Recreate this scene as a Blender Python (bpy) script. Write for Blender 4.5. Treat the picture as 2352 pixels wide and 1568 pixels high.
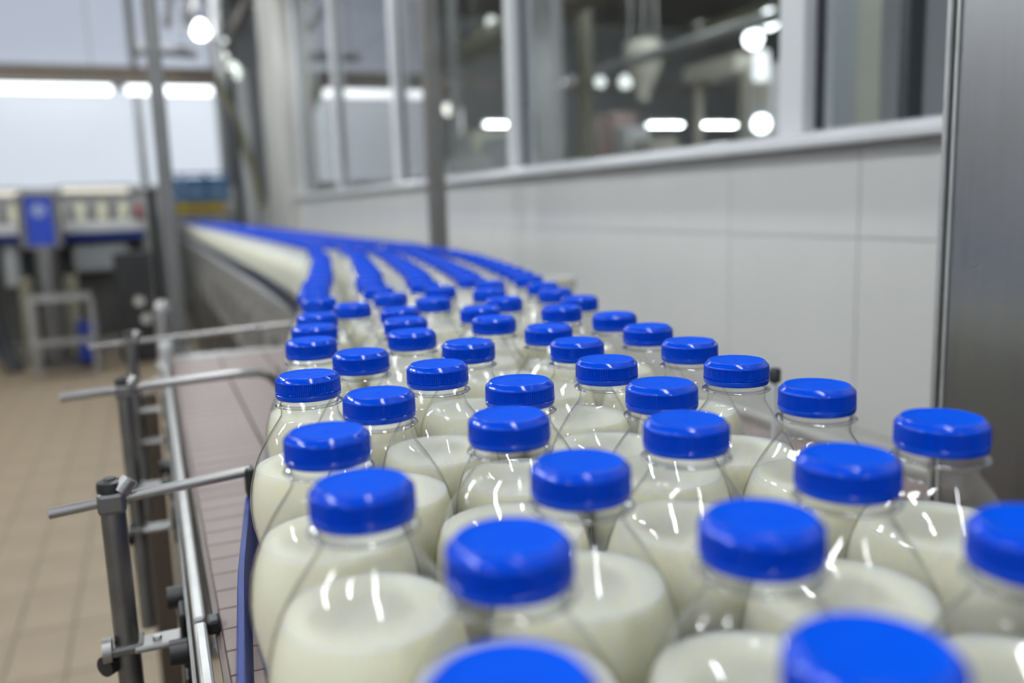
import bpy, bmesh, math, random
from mathutils import Vector, Matrix
random.seed(7)
for _o in list(bpy.data.objects): bpy.data.objects.remove(_o)
SC = bpy.context.scene
COL = SC.collection
PI = math.pi
# World frame: x across the conveyor (towards the tiled wall), y along it (away from us), z up, floor at 0, metres.
# ------------------------------------------------------------------ camera
cam_d = bpy.data.cameras.new('camera')
cam = bpy.data.objects.new('camera', cam_d); COL.objects.link(cam)
_r = Vector((0.92276287, -0.38402319, -0.03216956)); _u = Vector((0.09013902, 0.13392243, 0.98688385)); _f = Vector((0.37467806, 0.91355951, -0.15819412))
cam.matrix_world = Matrix(((_r.x, _u.x, -_f.x, 0), (_r.y, _u.y, -_f.y, 0), (_r.z, _u.z, -_f.z, 1.17421), (0, 0, 0, 1)))
cam_d.sensor_width = 36; cam_d.sensor_fit = 'HORIZONTAL'; cam_d.lens = 30.612
cam_d.clip_start = .01; cam_d.clip_end = 100
cam_d.dof.use_dof = True; cam_d.dof.focus_distance = .50; cam_d.dof.aperture_fstop = 3.9
SC.camera = cam
# ------------------------------------------------------------------ world, view
w = bpy.data.worlds.new('hall_ambience'); SC.world = w; w.use_nodes = True
w.node_tree.nodes['Background'].inputs[0].default_value = (.80, .88, 1.0, 1)
w.node_tree.nodes['Background'].inputs[1].default_value = .8
SC.view_settings.view_transform = 'Standard'; SC.view_settings.look = 'None'
SC.view_settings.gamma = 1; SC.view_settings.use_curve_mapping = False
SC.view_settings.exposure = 0.0
cy = SC.cycles
cy.max_bounces = 8; cy.diffuse_bounces = 3; cy.glossy_bounces = 3; cy.transmission_bounces = 2; cy.transparent_max_bounces = 16
cy.caustics_reflective = False; cy.caustics_refractive = False; cy.sample_clamp_indirect = 6; cy.use_denoising = True; cy.use_light_tree = False; cy.use_adaptive_sampling = True; cy.adaptive_threshold = .10; cy.adaptive_min_samples = 24
TUBE = 80.0      # radiance of the fluorescent tubes
# ------------------------------------------------------------------ materials
MATS = {}
def _n(nt, t, **k):
    n = nt.nodes.new(t)
    for a, b in k.items(): setattr(n, a, b)
    return n
def mat(name, col, rough=.5, metal=0., var=.0, scale=20., bump=0., spec=.5, emit=None, estr=0., stretch=(1, 1, 1), rvar=0., coat=0., sss=0.):
    if name in MATS: return MATS[name]
    m = bpy.data.materials.new(name); m.use_nodes = True; nt = m.node_tree
    b = nt.nodes['Principled BSDF']; I = b.inputs
    I['Base Color'].default_value = (*col, 1); I['Roughness'].default_value = rough; I['Metallic'].default_value = metal
    I['Specular IOR Level'].default_value = spec; I['Coat Weight'].default_value = coat
    if sss: I['Subsurface Weight'].default_value = sss; I['Subsurface Radius'].default_value = (1., .9, .6); I['Subsurface Scale'].default_value = .014
    if emit: I['Emission Color'].default_value = (*emit, 1); I['Emission Strength'].default_value = estr
    if var or bump or rvar:
        tc = _n(nt, 'ShaderNodeTexCoord'); mp = _n(nt, 'ShaderNodeMapping'); mp.inputs['Scale'].default_value = stretch
        nz = _n(nt, 'ShaderNodeTexNoise'); nz.inputs['Scale'].default_value = scale; nz.inputs['Detail'].default_value = 5
        nt.links.new(tc.outputs['Object'], mp.inputs[0]); nt.links.new(mp.outputs[0], nz.inputs['Vector'])
        if var:
            rp = _n(nt, 'ShaderNodeValToRGB'); rp.color_ramp.elements[0].position = .3; rp.color_ramp.elements[1].position = .7
            rp.color_ramp.elements[0].color = (*[c * (1 - var) for c in col], 1); rp.color_ramp.elements[1].color = (*[min(1, c * (1 + var)) for c in col], 1)
            nt.links.new(nz.outputs[0], rp.inputs[0]); nt.links.new(rp.outputs[0], I['Base Color'])
        if rvar:
            mr = _n(nt, 'ShaderNodeMapRange'); mr.inputs[3].default_value = max(.02, rough - rvar); mr.inputs[4].default_value = rough + rvar
            nt.links.new(nz.outputs[0], mr.inputs[0]); nt.links.new(mr.outputs[0], I['Roughness'])
        if bump:
            bp = _n(nt, 'ShaderNodeBump'); bp.inputs['Strength'].default_value = bump; bp.inputs['Distance'].default_value = .002
            nt.links.new(nz.outputs[0], bp.inputs['Height']); nt.links.new(bp.outputs[0], I['Normal'])
    MATS[name] = m; return m
def clear(name, tint, rough, f0=.04, bump=0., scale=60., edge=(.8, .8, .8)):
    # thin clear wall: see-through, with Schlick gloss, a little darker where it is seen edge-on (longer path in the wall)
    m = bpy.data.materials.new(name); m.use_nodes = True; nt = m.node_tree; nt.nodes.remove(nt.nodes['Principled BSDF'])
    out = nt.nodes['Material Output']; tr = _n(nt, 'ShaderNodeBsdfTransparent'); gl = _n(nt, 'ShaderNodeBsdfGlossy'); mx = _n(nt, 'ShaderNodeMixShader')
    gl.inputs['Roughness'].default_value = rough; gl.inputs['Color'].default_value = (1, 1, 1, 1)
    lw = _n(nt, 'ShaderNodeLayerWeight'); lw.inputs['Blend'].default_value = .5
    pw = _n(nt, 'ShaderNodeMath', operation='POWER'); pw.inputs[1].default_value = 5.
    ma = _n(nt, 'ShaderNodeMath', operation='MULTIPLY_ADD'); ma.inputs[1].default_value = 1 - f0; ma.inputs[2].default_value = f0
    rp = _n(nt, 'ShaderNodeValToRGB'); rp.color_ramp.elements[0].color = (*tint, 1); rp.color_ramp.elements[1].color = (*edge, 1)
    rp.color_ramp.elements[0].position = .65
    nt.links.new(lw.outputs['Facing'], rp.inputs[0]); nt.links.new(rp.outputs[0], tr.inputs[0])
    nt.links.new(lw.outputs['Facing'], pw.inputs[0]); nt.links.new(pw.outputs[0], ma.inputs[0])
    if bump:
        tc = _n(nt, 'ShaderNodeTexCoord'); nz = _n(nt, 'ShaderNodeTexNoise'); nz.inputs['Scale'].default_value = scale; nz.inputs['Detail'].default_value = 2
        bp = _n(nt, 'ShaderNodeBump'); bp.inputs['Strength'].default_value = bump; bp.inputs['Distance'].default_value = .002
        nt.links.new(tc.outputs['Object'], nz.inputs['Vector']); nt.links.new(nz.outputs[0], bp.inputs['Height'])
        nt.links.new(bp.outputs[0], gl.inputs['Normal'])
    nt.links.new(ma.outputs[0], mx.inputs[0]); nt.links.new(tr.outputs[0], mx.inputs[1]); nt.links.new(gl.outputs[0], mx.inputs[2]); nt.links.new(mx.outputs[0], out.inputs[0])
    MATS[name] = m; return m
def glow(name, col, s):
    m = bpy.data.materials.new(name); m.use_nodes = True; b = m.node_tree.nodes['Principled BSDF'].inputs
    b['Base Color'].default_value = (.3, .3, .3, 1); b['Emission Color'].default_value = (*col, 1); b['Emission Strength'].default_value = s
    if s < 30: m.cycles.emission_sampling = 'NONE'
    MATS[name] = m; return m
M_CAP = mat('blue_cap_plastic', (.0, .062, .64), .13, spec=.30, var=.02, scale=90)
M_CAPTOP = mat('matte_blue_cap_top', (.0, .078, .68), .6, spec=.03, var=.02, scale=60)
M_PET = clear('clear_bottle_plastic', (.985, .985, .985), .035, .055, bump=.42, scale=42, edge=(.56, .57, .56))
M_MILK = mat('milk', (.87, .853, .685), .35, spec=.2, var=.01, scale=8, sss=1.)
M_RAILBLUE = mat('blue_guide_rail_plastic', (.012, .032, .19), .45, spec=.25, var=.15, scale=40, bump=.1)
M_RAILDARK = mat('dark_navy_rail_plastic', (.035, .036, .065), .4, var=.15, scale=20)
M_STEEL = mat('brushed_steel', (.40, .39, .38), .36, .9, var=.08, scale=30, stretch=(1, 1, 14), rvar=.08)
M_STEELDK = mat('dark_steel', (.20, .195, .19), .38, .9, var=.15, scale=30)
M_STEELLT = mat('bright_steel_strip', (.58, .575, .56), .36, .6, var=.08, scale=40)
M_POST = mat('grey_steel_post', (.24, .235, .23), .42, .75, var=.08, scale=20)
M_POSTBR = mat('weathered_steel_post', (.21, .20, .185), .5, .6, var=.1, scale=20)
M_BELT = mat('mauve_belt_plastic', (.245, .185, .168), .45, var=.08, scale=30, bump=.05)
M_BLACK = mat('black_plastic', (.015, .015, .016), .4, var=.2, scale=20)
M_WALLTILE = mat('white_wall_tile', (.75, .745, .725), .22, var=.025, scale=3, coat=.1)
M_GROUT = mat('pale_grout', (.70, .69, .67), .8, var=.05, scale=30)
M_WHITE = mat('white_frame_plastic', (.68, .69, .70), .13, var=.02, scale=10)
M_GASKET = mat('black_gasket', (.02, .022, .027), .5, var=.1)
M_PANEL = mat('brushed_panel_steel', (.40, .405, .42), .34, 1., var=.02, scale=7, stretch=(1, 30, 1), rvar=.03)
M_FTILE = mat('tan_floor_tile', (.34, .265, .18), .5, var=.08, scale=4, bump=.05)
M_FGROUT = mat('floor_grout', (.19, .155, .115), .8, var=.1, scale=30)
M_FLOOR = mat('tan_floor', (.28, .225, .155), .4, var=.1, scale=3)
M_CEIL = mat('dark_ceiling', (.16, .155, .135), .8, var=.2, scale=2)
M_WALL = mat('grey_paint_wall', (.50, .50, .48), .6, var=.06, scale=2)
M_OLIVE = mat('olive_painted_steel', (.16, .155, .10), .5, var=.15, scale=3)
M_CREAM = mat('cream_paint', (.62, .60, .50), .4, var=.05, scale=6)
M_GREY = mat('grey_paint', (.27, .275, .28), .45, var=.08, scale=5)
M_GREYDK = mat('dark_grey_paint', (.085, .083, .075), .5, var=.3, scale=3)
M_LGREY = mat('light_grey_paint', (.45, .46, .46), .4, var=.06, scale=5)
M_SIGN = mat('blue_sign_paint', (.01, .05, .42), .4, var=.08, scale=8)
M_CRATEB = mat('blue_crate_plastic', (.03, .16, .36), .4, var=.15, scale=8)
M_CRATEY = mat('yellow_crate_plastic', (.38, .27, .03), .45, var=.15, scale=8)
M_BROWN = mat('brown_painted_steel', (.10, .075, .055), .5, .2, var=.1, scale=10)
M_RED = mat('red_plastic', (.30, .05, .06), .4, var=.1)
M_PINK = mat('pink_box_card', (.55, .42, .40), .6, var=.05)
M_PETRING = clear('clear_neck_ring_plastic', (.80, .81, .81), .06, .12, edge=(.30, .31, .31))
M_GLASS = clear('window_glass', (.95, .97, .97), .01, .07, edge=(.6, .62, .62))
M_TUBE = glow('fluorescent_tube', (.92, .97, 1.0), TUBE)
M_TUBEFAR = glow('distant_tube', (.94, .98, 1.0), 22.)
M_SKYBAND = glow('window_tube', (.93, .97, 1.), 3.2)
M_WARMREFL = glow('warm_reflection_glow', (1., .95, .78), .85)
M_BULB = glow('pendant_bulb', (.97, .99, 1.), 9.)
M_BULBDIM = glow('dim_bulb', (.85, .95, .88), 1.6)
M_BULBPEACH = glow('peach_indicator_bulb', (.62, .45, .36), .9)
M_DAYLO = glow('daylit_frosted_glass', (.80, .89, 1.0), .70)
M_DAYHI = glow('daylit_upper_frosted_glass', (.74, .83, 1.0), .52)
# ------------------------------------------------------------------ mesh helpers
class MB:
    def __init__(s): s.v = []; s.f = []; s.mi = []; s.cur = 0
    def add(s, vs, fs):
        o = len(s.v); s.v += [tuple(p) for p in vs]; s.f += [tuple(o + i for i in f) for f in fs]; s.mi += [s.cur] * len(fs)
        return s
    def box(s, x0, x1, y0, y1, z0, z1):
        return s.add([(x0, y0, z0), (x1, y0, z0), (x1, y1, z0), (x0, y1, z0), (x0, y0, z1), (x1, y0, z1), (x1, y1, z1), (x0, y1, z1)],
                     [(0, 3, 2, 1), (4, 5, 6, 7), (0, 1, 5, 4), (1, 2, 6, 5), (2, 3, 7, 6), (3, 0, 4, 7)])
    def cbox(s, c, d): return s.box(c[0] - d[0] / 2, c[0] + d[0] / 2, c[1] - d[1] / 2, c[1] + d[1] / 2, c[2] - d[2] / 2, c[2] + d[2] / 2)
    def prism(s, poly, y0, y1):          # polygon in x,z swept along y
        n = len(poly); vs = [(x, y0, z) for x, z in poly] + [(x, y1, z) for x, z in poly]
        return s.add(vs, [tuple(range(n)), tuple(range(2 * n - 1, n - 1, -1))] + [(i, i + n, (i + 1) % n + n, (i + 1) % n) for i in range(n)])
    def lathe(s, prof, seg=24, c=(0, 0, 0), radf=None):
        rings = []; vs = []; fs = []
        for k, (r, z) in enumerate(prof):
            if r <= 1e-6: rings.append([len(vs)]); vs.append((c[0], c[1], c[2] + z)); continue
            rings.append(list(range(len(vs), len(vs) + seg)))
            for i in range(seg):
                a = 2 * PI * i / seg; rr = radf(k, i, r) if radf else r
                vs.append((c[0] + rr * math.cos(a), c[1] + rr * math.sin(a), c[2] + z))
        for a, b in zip(rings, rings[1:]):
            if len(a) == 1 and len(b) == 1: continue
            for i in range(seg):
                j = (i + 1) % seg
                if len(a) == 1: fs.append((a[0], b[j], b[i]))
                elif len(b) == 1: fs.append((a[i], a[j], b[0]))
                else: fs.append((a[i], a[j], b[j], b[i]))
        return s.add(vs, fs)
    def tube(s, path, r, seg=12, cap=True):
        P = [Vector(p) for p in path]; vs = []; fs = []; N = len(P); up = None
        for i, p in enumerate(P):
            t = (P[min(i + 1, N - 1)] - P[max(i - 1, 0)]).normalized()
            if up is None: up = Vector((0, 0, 1)) if abs(t.z) < .9 else Vector((1, 0, 0))
            a = t.cross(up).normalized(); b = a.cross(t).normalized(); up = b
            rr = r[i] if isinstance(r, (list, tuple)) else r
            for k in range(seg):
                an = 2 * PI * k / seg; q = p + a * (rr * math.cos(an)) + b * (rr * math.sin(an)); vs.append(q)
        for i in range(N - 1):
            for k in range(seg):
                j = (k + 1) % seg; fs.append((i * seg + k, i * seg + j, (i + 1) * seg + j, (i + 1) * seg + k))
        if cap: fs.append(tuple(range(seg - 1, -1, -1))); fs.append(tuple(range((N - 1) * seg, N * seg)))
        return s.add(vs, fs)
    def mesh(s, name, mats, smooth=None):
        me = bpy.data.meshes.new(name); me.from_pydata([tuple(p) for p in s.v], [], s.f)
        for m in (mats if isinstance(mats, (list, tuple)) else [mats]): me.materials.append(m)
        if isinstance(mats, (list, tuple)):
            for p, i in zip(me.polygons, s.mi): p.material_index = i
        bm = bmesh.new(); bm.from_mesh(me); bmesh.ops.recalc_face_normals(bm, faces=bm.faces)
        if smooth is not None:
            for fc in bm.faces: fc.smooth = True
            for e in bm.edges:
                if len(e.link_faces) == 2 and e.calc_face_angle(0) > math.radians(smooth): e.smooth = False
        bm.to_mesh(me); bm.free(); return me
    def obj(s, name, mats, parent=None, smooth=None, bevel=0.):
        return link(name, s.mesh(name, mats, smooth), parent, bevel)
def link(name, me, parent=None, bevel=0., loc=None):
    o = bpy.data.objects.new(name, me); COL.objects.link(o); o.parent = parent
    if loc is not None: o.location = loc
    if bevel:
        b = o.modifiers.new('bevel', 'BEVEL'); b.width = bevel; b.segments = 2; b.limit_method = 'ANGLE'
    return o
def tag(o, label, cat, group=None):
    o['label'] = label; o['category'] = cat
    if group: o['group'] = group
    return o
def thing(name, label, cat, loc=(0, 0, 0), group=None, rotz=0):
    o = bpy.data.objects.new(name, None); COL.objects.link(o); o.location = loc; o.rotation_euler = (0, 0, rotz); o.empty_display_size = .02
    return tag(o, label, cat, group)
def struct(o, label=None):
    o['kind'] = 'structure'
    if label: o['label'] = label
    return o
def B(*a): return MB().box(*a)
ZB = .90                                                          # belt surface
# ------------------------------------------------------------------ structure: floor
fl = struct(B(-7, 14, -4, 17, -.1, -.006).obj('floor', M_FLOOR), 'tan tiled factory floor')
ft = B(-.0722, .0722, -.1472, .1472, -.006, 0).mesh('floor_tile', M_FTILE)
B(-1.5, .30, 2.1, 8.1, -.0062, -.003).obj('grout_bed', M_FGROUT, fl)
for i in range(12):
    for j in range(20):
        link('floor_tile', ft, fl, loc=(-1.425 + .15 * i, 2.25 + .30 * j, 0))
struct(B(-7, 14, -4, 17, 4.7, 4.8).obj('ceiling', M_CEIL), 'dark ceiling above the pipes')
# far wall with two rows of daylit frosted windows
struct(MB().box(-7, -1.83, 12.5, 12.7, 1.5, 2.8).box(-7, -1.83, 12.5, 12.7, 2.98, 4.2).box(-7, 1.3, 12.5, 12.7, 0, 1.50).box(-7, 1.3, 12.5, 12.7, 2.80, 2.98).box(-7, 1.3, 12.5, 12.7, 4.2, 4.7).obj('wall_far', M_WALL), 'pale far wall under the daylit windows')
k = 0
for x0, x1 in ((-1.78, -.02), (.08, .98)):
    for z0, z1, mm in ((1.50, 2.80, M_DAYLO), (2.98, 4.2, M_DAYHI)):
        k += 1
        fr = struct(MB().box(x0 - .05, x0, 12.47, 12.55, z0, z1).box(x1, x1 + .05, 12.47, 12.55, z0, z1).box(x0, x1, 12.47, 12.55, z1 - .05, z1).box(x0, x1, 12.47, 12.55, z0, z0 + .04).obj('window_%d' % k, M_LGREY), 'daylit frosted window in the far wall')
        B(x0, x1, 12.53, 12.55, z0 + .04, z1 - .05).obj('pane', mm, fr)
# half wall beside the conveyor, tiled
wr = struct(B(1.004, 1.14, -2.5, 8.6, 0, 1.243).obj('wall_right', M_GROUT), 'white tiled half wall along the conveyor')
zrow = [(1.1035, 1.243), (.8035, 1.1020), (.5035, .8020), (.2035, .5020)]
for a, b in zrow:
    tm = B(.998, 1.006, -.1593, .1593, a, b).mesh('wall_tile', M_WALLTILE)
    for j in range(27): link('wall_tile', tm, wr, loc=(0, .229 + .3205 * j - .32, 0), bevel=.0012)
struct(MB().prism([(.962, 1.2435), (1.16, 1.2435), (1.16, 1.272), (1.0, 1.272), (.976, 1.266), (.962, 1.255)], -2.4, 8.6).obj('trim_1', M_WHITE, bevel=.003), 'glossy white sill along the top of the tiled wall')
mull = [-1.3, -.1, 1.205, 2.42, 3.71, 4.95, 6.2]
k = 20
for a, b in zip(mull, mull[1:]):
    k += 1
    wn = struct(MB().box(1.01, 1.075, b - .03, b + .03, 1.272, 3.0).box(1.01, 1.075, a + .03, b - .03, 2.93, 3.0).obj('window_%d' % k, M_WHITE, bevel=.003), 'white framed window above the tiled wall')
    B(1.038, 1.044, a + .042, b - .030, 1.272, 2.93).obj('pane', M_GLASS, wn)
    B(1.036, 1.048, b - .040, b - .031, 1.272, 2.93).obj('gasket', M_GASKET, wn)
struct(B(1.025, 1.055, .972, .990, 1.272, 2.93).obj('trim_2', M_GASKET), 'slim black window bar beside the steel cabinet')
struct(B(1.0, 1.14, -2.5, 8.6, 3.0, 4.7).obj('wall_upper', M_WALL), 'grey wall above the windows')
struct(B(.93, 1.22, 6.35, 7.35, 0, 4.7).obj('column_wall_end', mat('pale_column_paint', (.50, .49, .455), .5, var=.04), bevel=.02), 'pale square column at the end of the tiled wall')
struct(B(-7.1, -7, -4, 12.7, 0, 4.7).obj('wall_left', M_WALL), 'far side wall of the hall')
struct(B(1.14, 14, 16.5, 16.7, 0, 4.7).obj('wall_back_room', M_GREY), 'grey end wall of the room behind the glass')
struct(B(13.6, 13.8, -4, 16.7, 0, 4.7).obj('wall_side_room', M_GREY), 'grey side wall of the room behind the glass')
# ------------------------------------------------------------------ lamps of the hall
def lamp(x, y, z, L, label, axis='y', mtube=M_TUBE, n=2, r=.016, group='fluorescent ceiling lamps'):
    t = thing('fluorescent_lamp', label, 'lamp', (x, y, z), group)
    d = (lambda a, b, c: (b, a, c)) if axis == 'y' else (lambda a, b, c: (a, b, c))
    if axis == 'y': B(-.09, .09, -L / 2, L / 2, .03, .075).obj('housing', M_WHITE, t, bevel=.005)
    else: B(-L / 2, L / 2, -.09, .09, r + .014, r + .059).obj('housing', M_WHITE, t, bevel=.005)
    for e in (-1, 1): MB().tube([d(e * L * .35, 0, .075), d(e * L * .35, 0, 4.7 - z)], .005, 6).obj('hanger', M_STEELDK, t)
    for q in ([-.045, .045] if n == 2 else [0]):
        MB().tube([d(-L / 2 + .02, q, .005), d(L / 2 - .02, q, .005)], r, 10).obj('tube', mtube, t, smooth=40)
        for e in (-1, 1): MB().tube([d(e * (L / 2 - .022), q, .005), d(e * (L / 2 - .004), q, .005)], r + .002, 10).obj('end_socket', M_WHITE, t, smooth=40)
    return t
for (x, y, z) in ((.28, .05, 3.3), (.28, 2.7, 3.3), (.28, 5.4, 3.3), (-1.9, -.9, 3.3), (-1.9, 1.1, 3.3), (-1.9, 3.1, 3.3), (-1.9, 5.1, 3.3), (-4.2, .5, 3.3), (-4.2, 3.1, 3.3), (-4.2, 5.7, 3.3), (.28, -2.4, 3.3), (-.75, 6.35, 3.3), (.25, 8.3, 3.55)):  # last two added out of view to lighten back-left floor and conveyor end
    lamp(x, y, z, 1.3, 'twin-tube fluorescent ceiling lamp above the bottling hall')
for x in (3.2, 6.2, 9.4):
    for y in (1.5, 4.5, 7.5, 10.2): lamp(x, y, 4.25, 1.3, 'added unseen twin-tube ceiling lamp brightening the room behind the glass', axis='x', group='added ceiling lamps behind the glass')  # unseen lamps added to lift the dark room behind the glass
for x, L, lab in ((-.98, 1.5, 'longer glowing band added for the bright sky along the top of the far windows'), (.42, 1.05, 'shorter glowing band added for the bright sky in the far windows by the conveyor')):
    lamp(x, 12.1, 2.70, L, lab, axis='x', mtube=M_SKYBAND, n=1, r=.06, group='glowing sky bands along the far windows')  # glowing tubes added in place of bright sky in the window tops
# ------------------------------------------------------------------ bottles
NEAR={'0':(0.1045,0.6472),'1':(0.0789,0.5105),'2':(0.0641,0.3727),'3':(0.0617,0.2946),'4':(0.0885,0.223),'5':(0.1626,0.2034),'6':(0.2303,0.2397),'7':(0.3032,0.2625),'8':(0.3042,0.3389),'9':(0.3121,0.4149),'10':(0.3297,0.4892),'11':(0.343,0.5644),'12':(0.1449,0.3602),'13':(0.1793,0.4284),'14':(0.1556,0.501),'15':(0.1035,0.4381),'16':(0.1405,0.2796),'17':(0.2092,0.3131),'18':(0.2406,0.3827),'19':(0.2495,0.4586),'20':(0.1244,0.5718),'21':(0.2008,0.571),'22':(0.2671,0.533),'23':(0.1811,0.6448),'24':(0.2804,0.6082),'25':(0.264,0.6828),'26':(0.3439,0.7164),'27':(0.3572,0.6412),'bc':(0.0596,0.1523),'br':(0.134,0.1305),'r':(0.2287,0.1633),'a':(0.1828,0.8647),'b':(0.2405,0.936),'c':(0.2672,0.8632),'d':(0.2126,0.7944),'e':(0.197,0.7196),'f':(0.3469,0.908),'g':(0.328,0.8166),'h':(0.2795,0.7576),'j':(0.3841,1.0012),'k':(0.4263,0.9375),'l':(0.4049,0.8582),'m':(0.3923,0.7754),'L1a':(0.1199,0.7221),'L1b':(0.1365,0.8011),'L1c':(0.1628,0.9385),'L3e':(0.3114,0.9756),'p':(0.4721,1.1116),'L4e':(0.3873,1.0775),'q':(0.4518,1.0367)}
FILES=[[(0.1709,1.0144),(0.1849,1.0895),(0.1999,1.1656),(0.2187,1.2437),(0.2338,1.321),(0.2485,1.3982),(0.2627,1.4752),(0.277,1.5522),(0.2927,1.6327),(0.3082,1.7186),(0.3245,1.81),(0.339,1.9071),(0.3489,2.0111),(0.3672,2.117)],
 [(0.2473,1.0172),(0.2599,1.1045),(0.2747,1.1809),(0.2943,1.2547),(0.3097,1.3295),(0.3246,1.4049),(0.3388,1.4818),(0.353,1.559),(0.3688,1.639),(0.3845,1.7227),(0.4009,1.8117),(0.4154,1.9068),(0.425,2.0049),(0.4431,2.1259)],
 [(0.3153,1.0519),(0.3318,1.1301),(0.3514,1.204),(0.3668,1.2788),(0.3819,1.3544),(0.3962,1.4314),(0.4104,1.5085),(0.4243,1.5865),(0.439,1.6692),(0.4533,1.7561),(0.4669,1.8503),(0.4783,1.9501),(0.4794,2.0586)],
 [(0.4069,1.1514),(0.4239,1.228),(0.4391,1.3037),(0.4536,1.3809),(0.4678,1.4581),(0.4816,1.536),(0.4945,1.6167),(0.5078,1.7025),(0.52,1.7933),(0.5325,1.8895),(0.5426,1.9914),(0.5464,2.0952)],
 [(0.4897,1.1892),(0.5059,1.2667),(0.5219,1.3444),(0.5365,1.4216),(0.5507,1.4988),(0.565,1.576),(0.5749,1.658),(0.5854,1.745),(0.5909,1.8376),(0.5964,1.9359),(0.6009,2.0408),(0.6104,2.1369)]]
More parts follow.
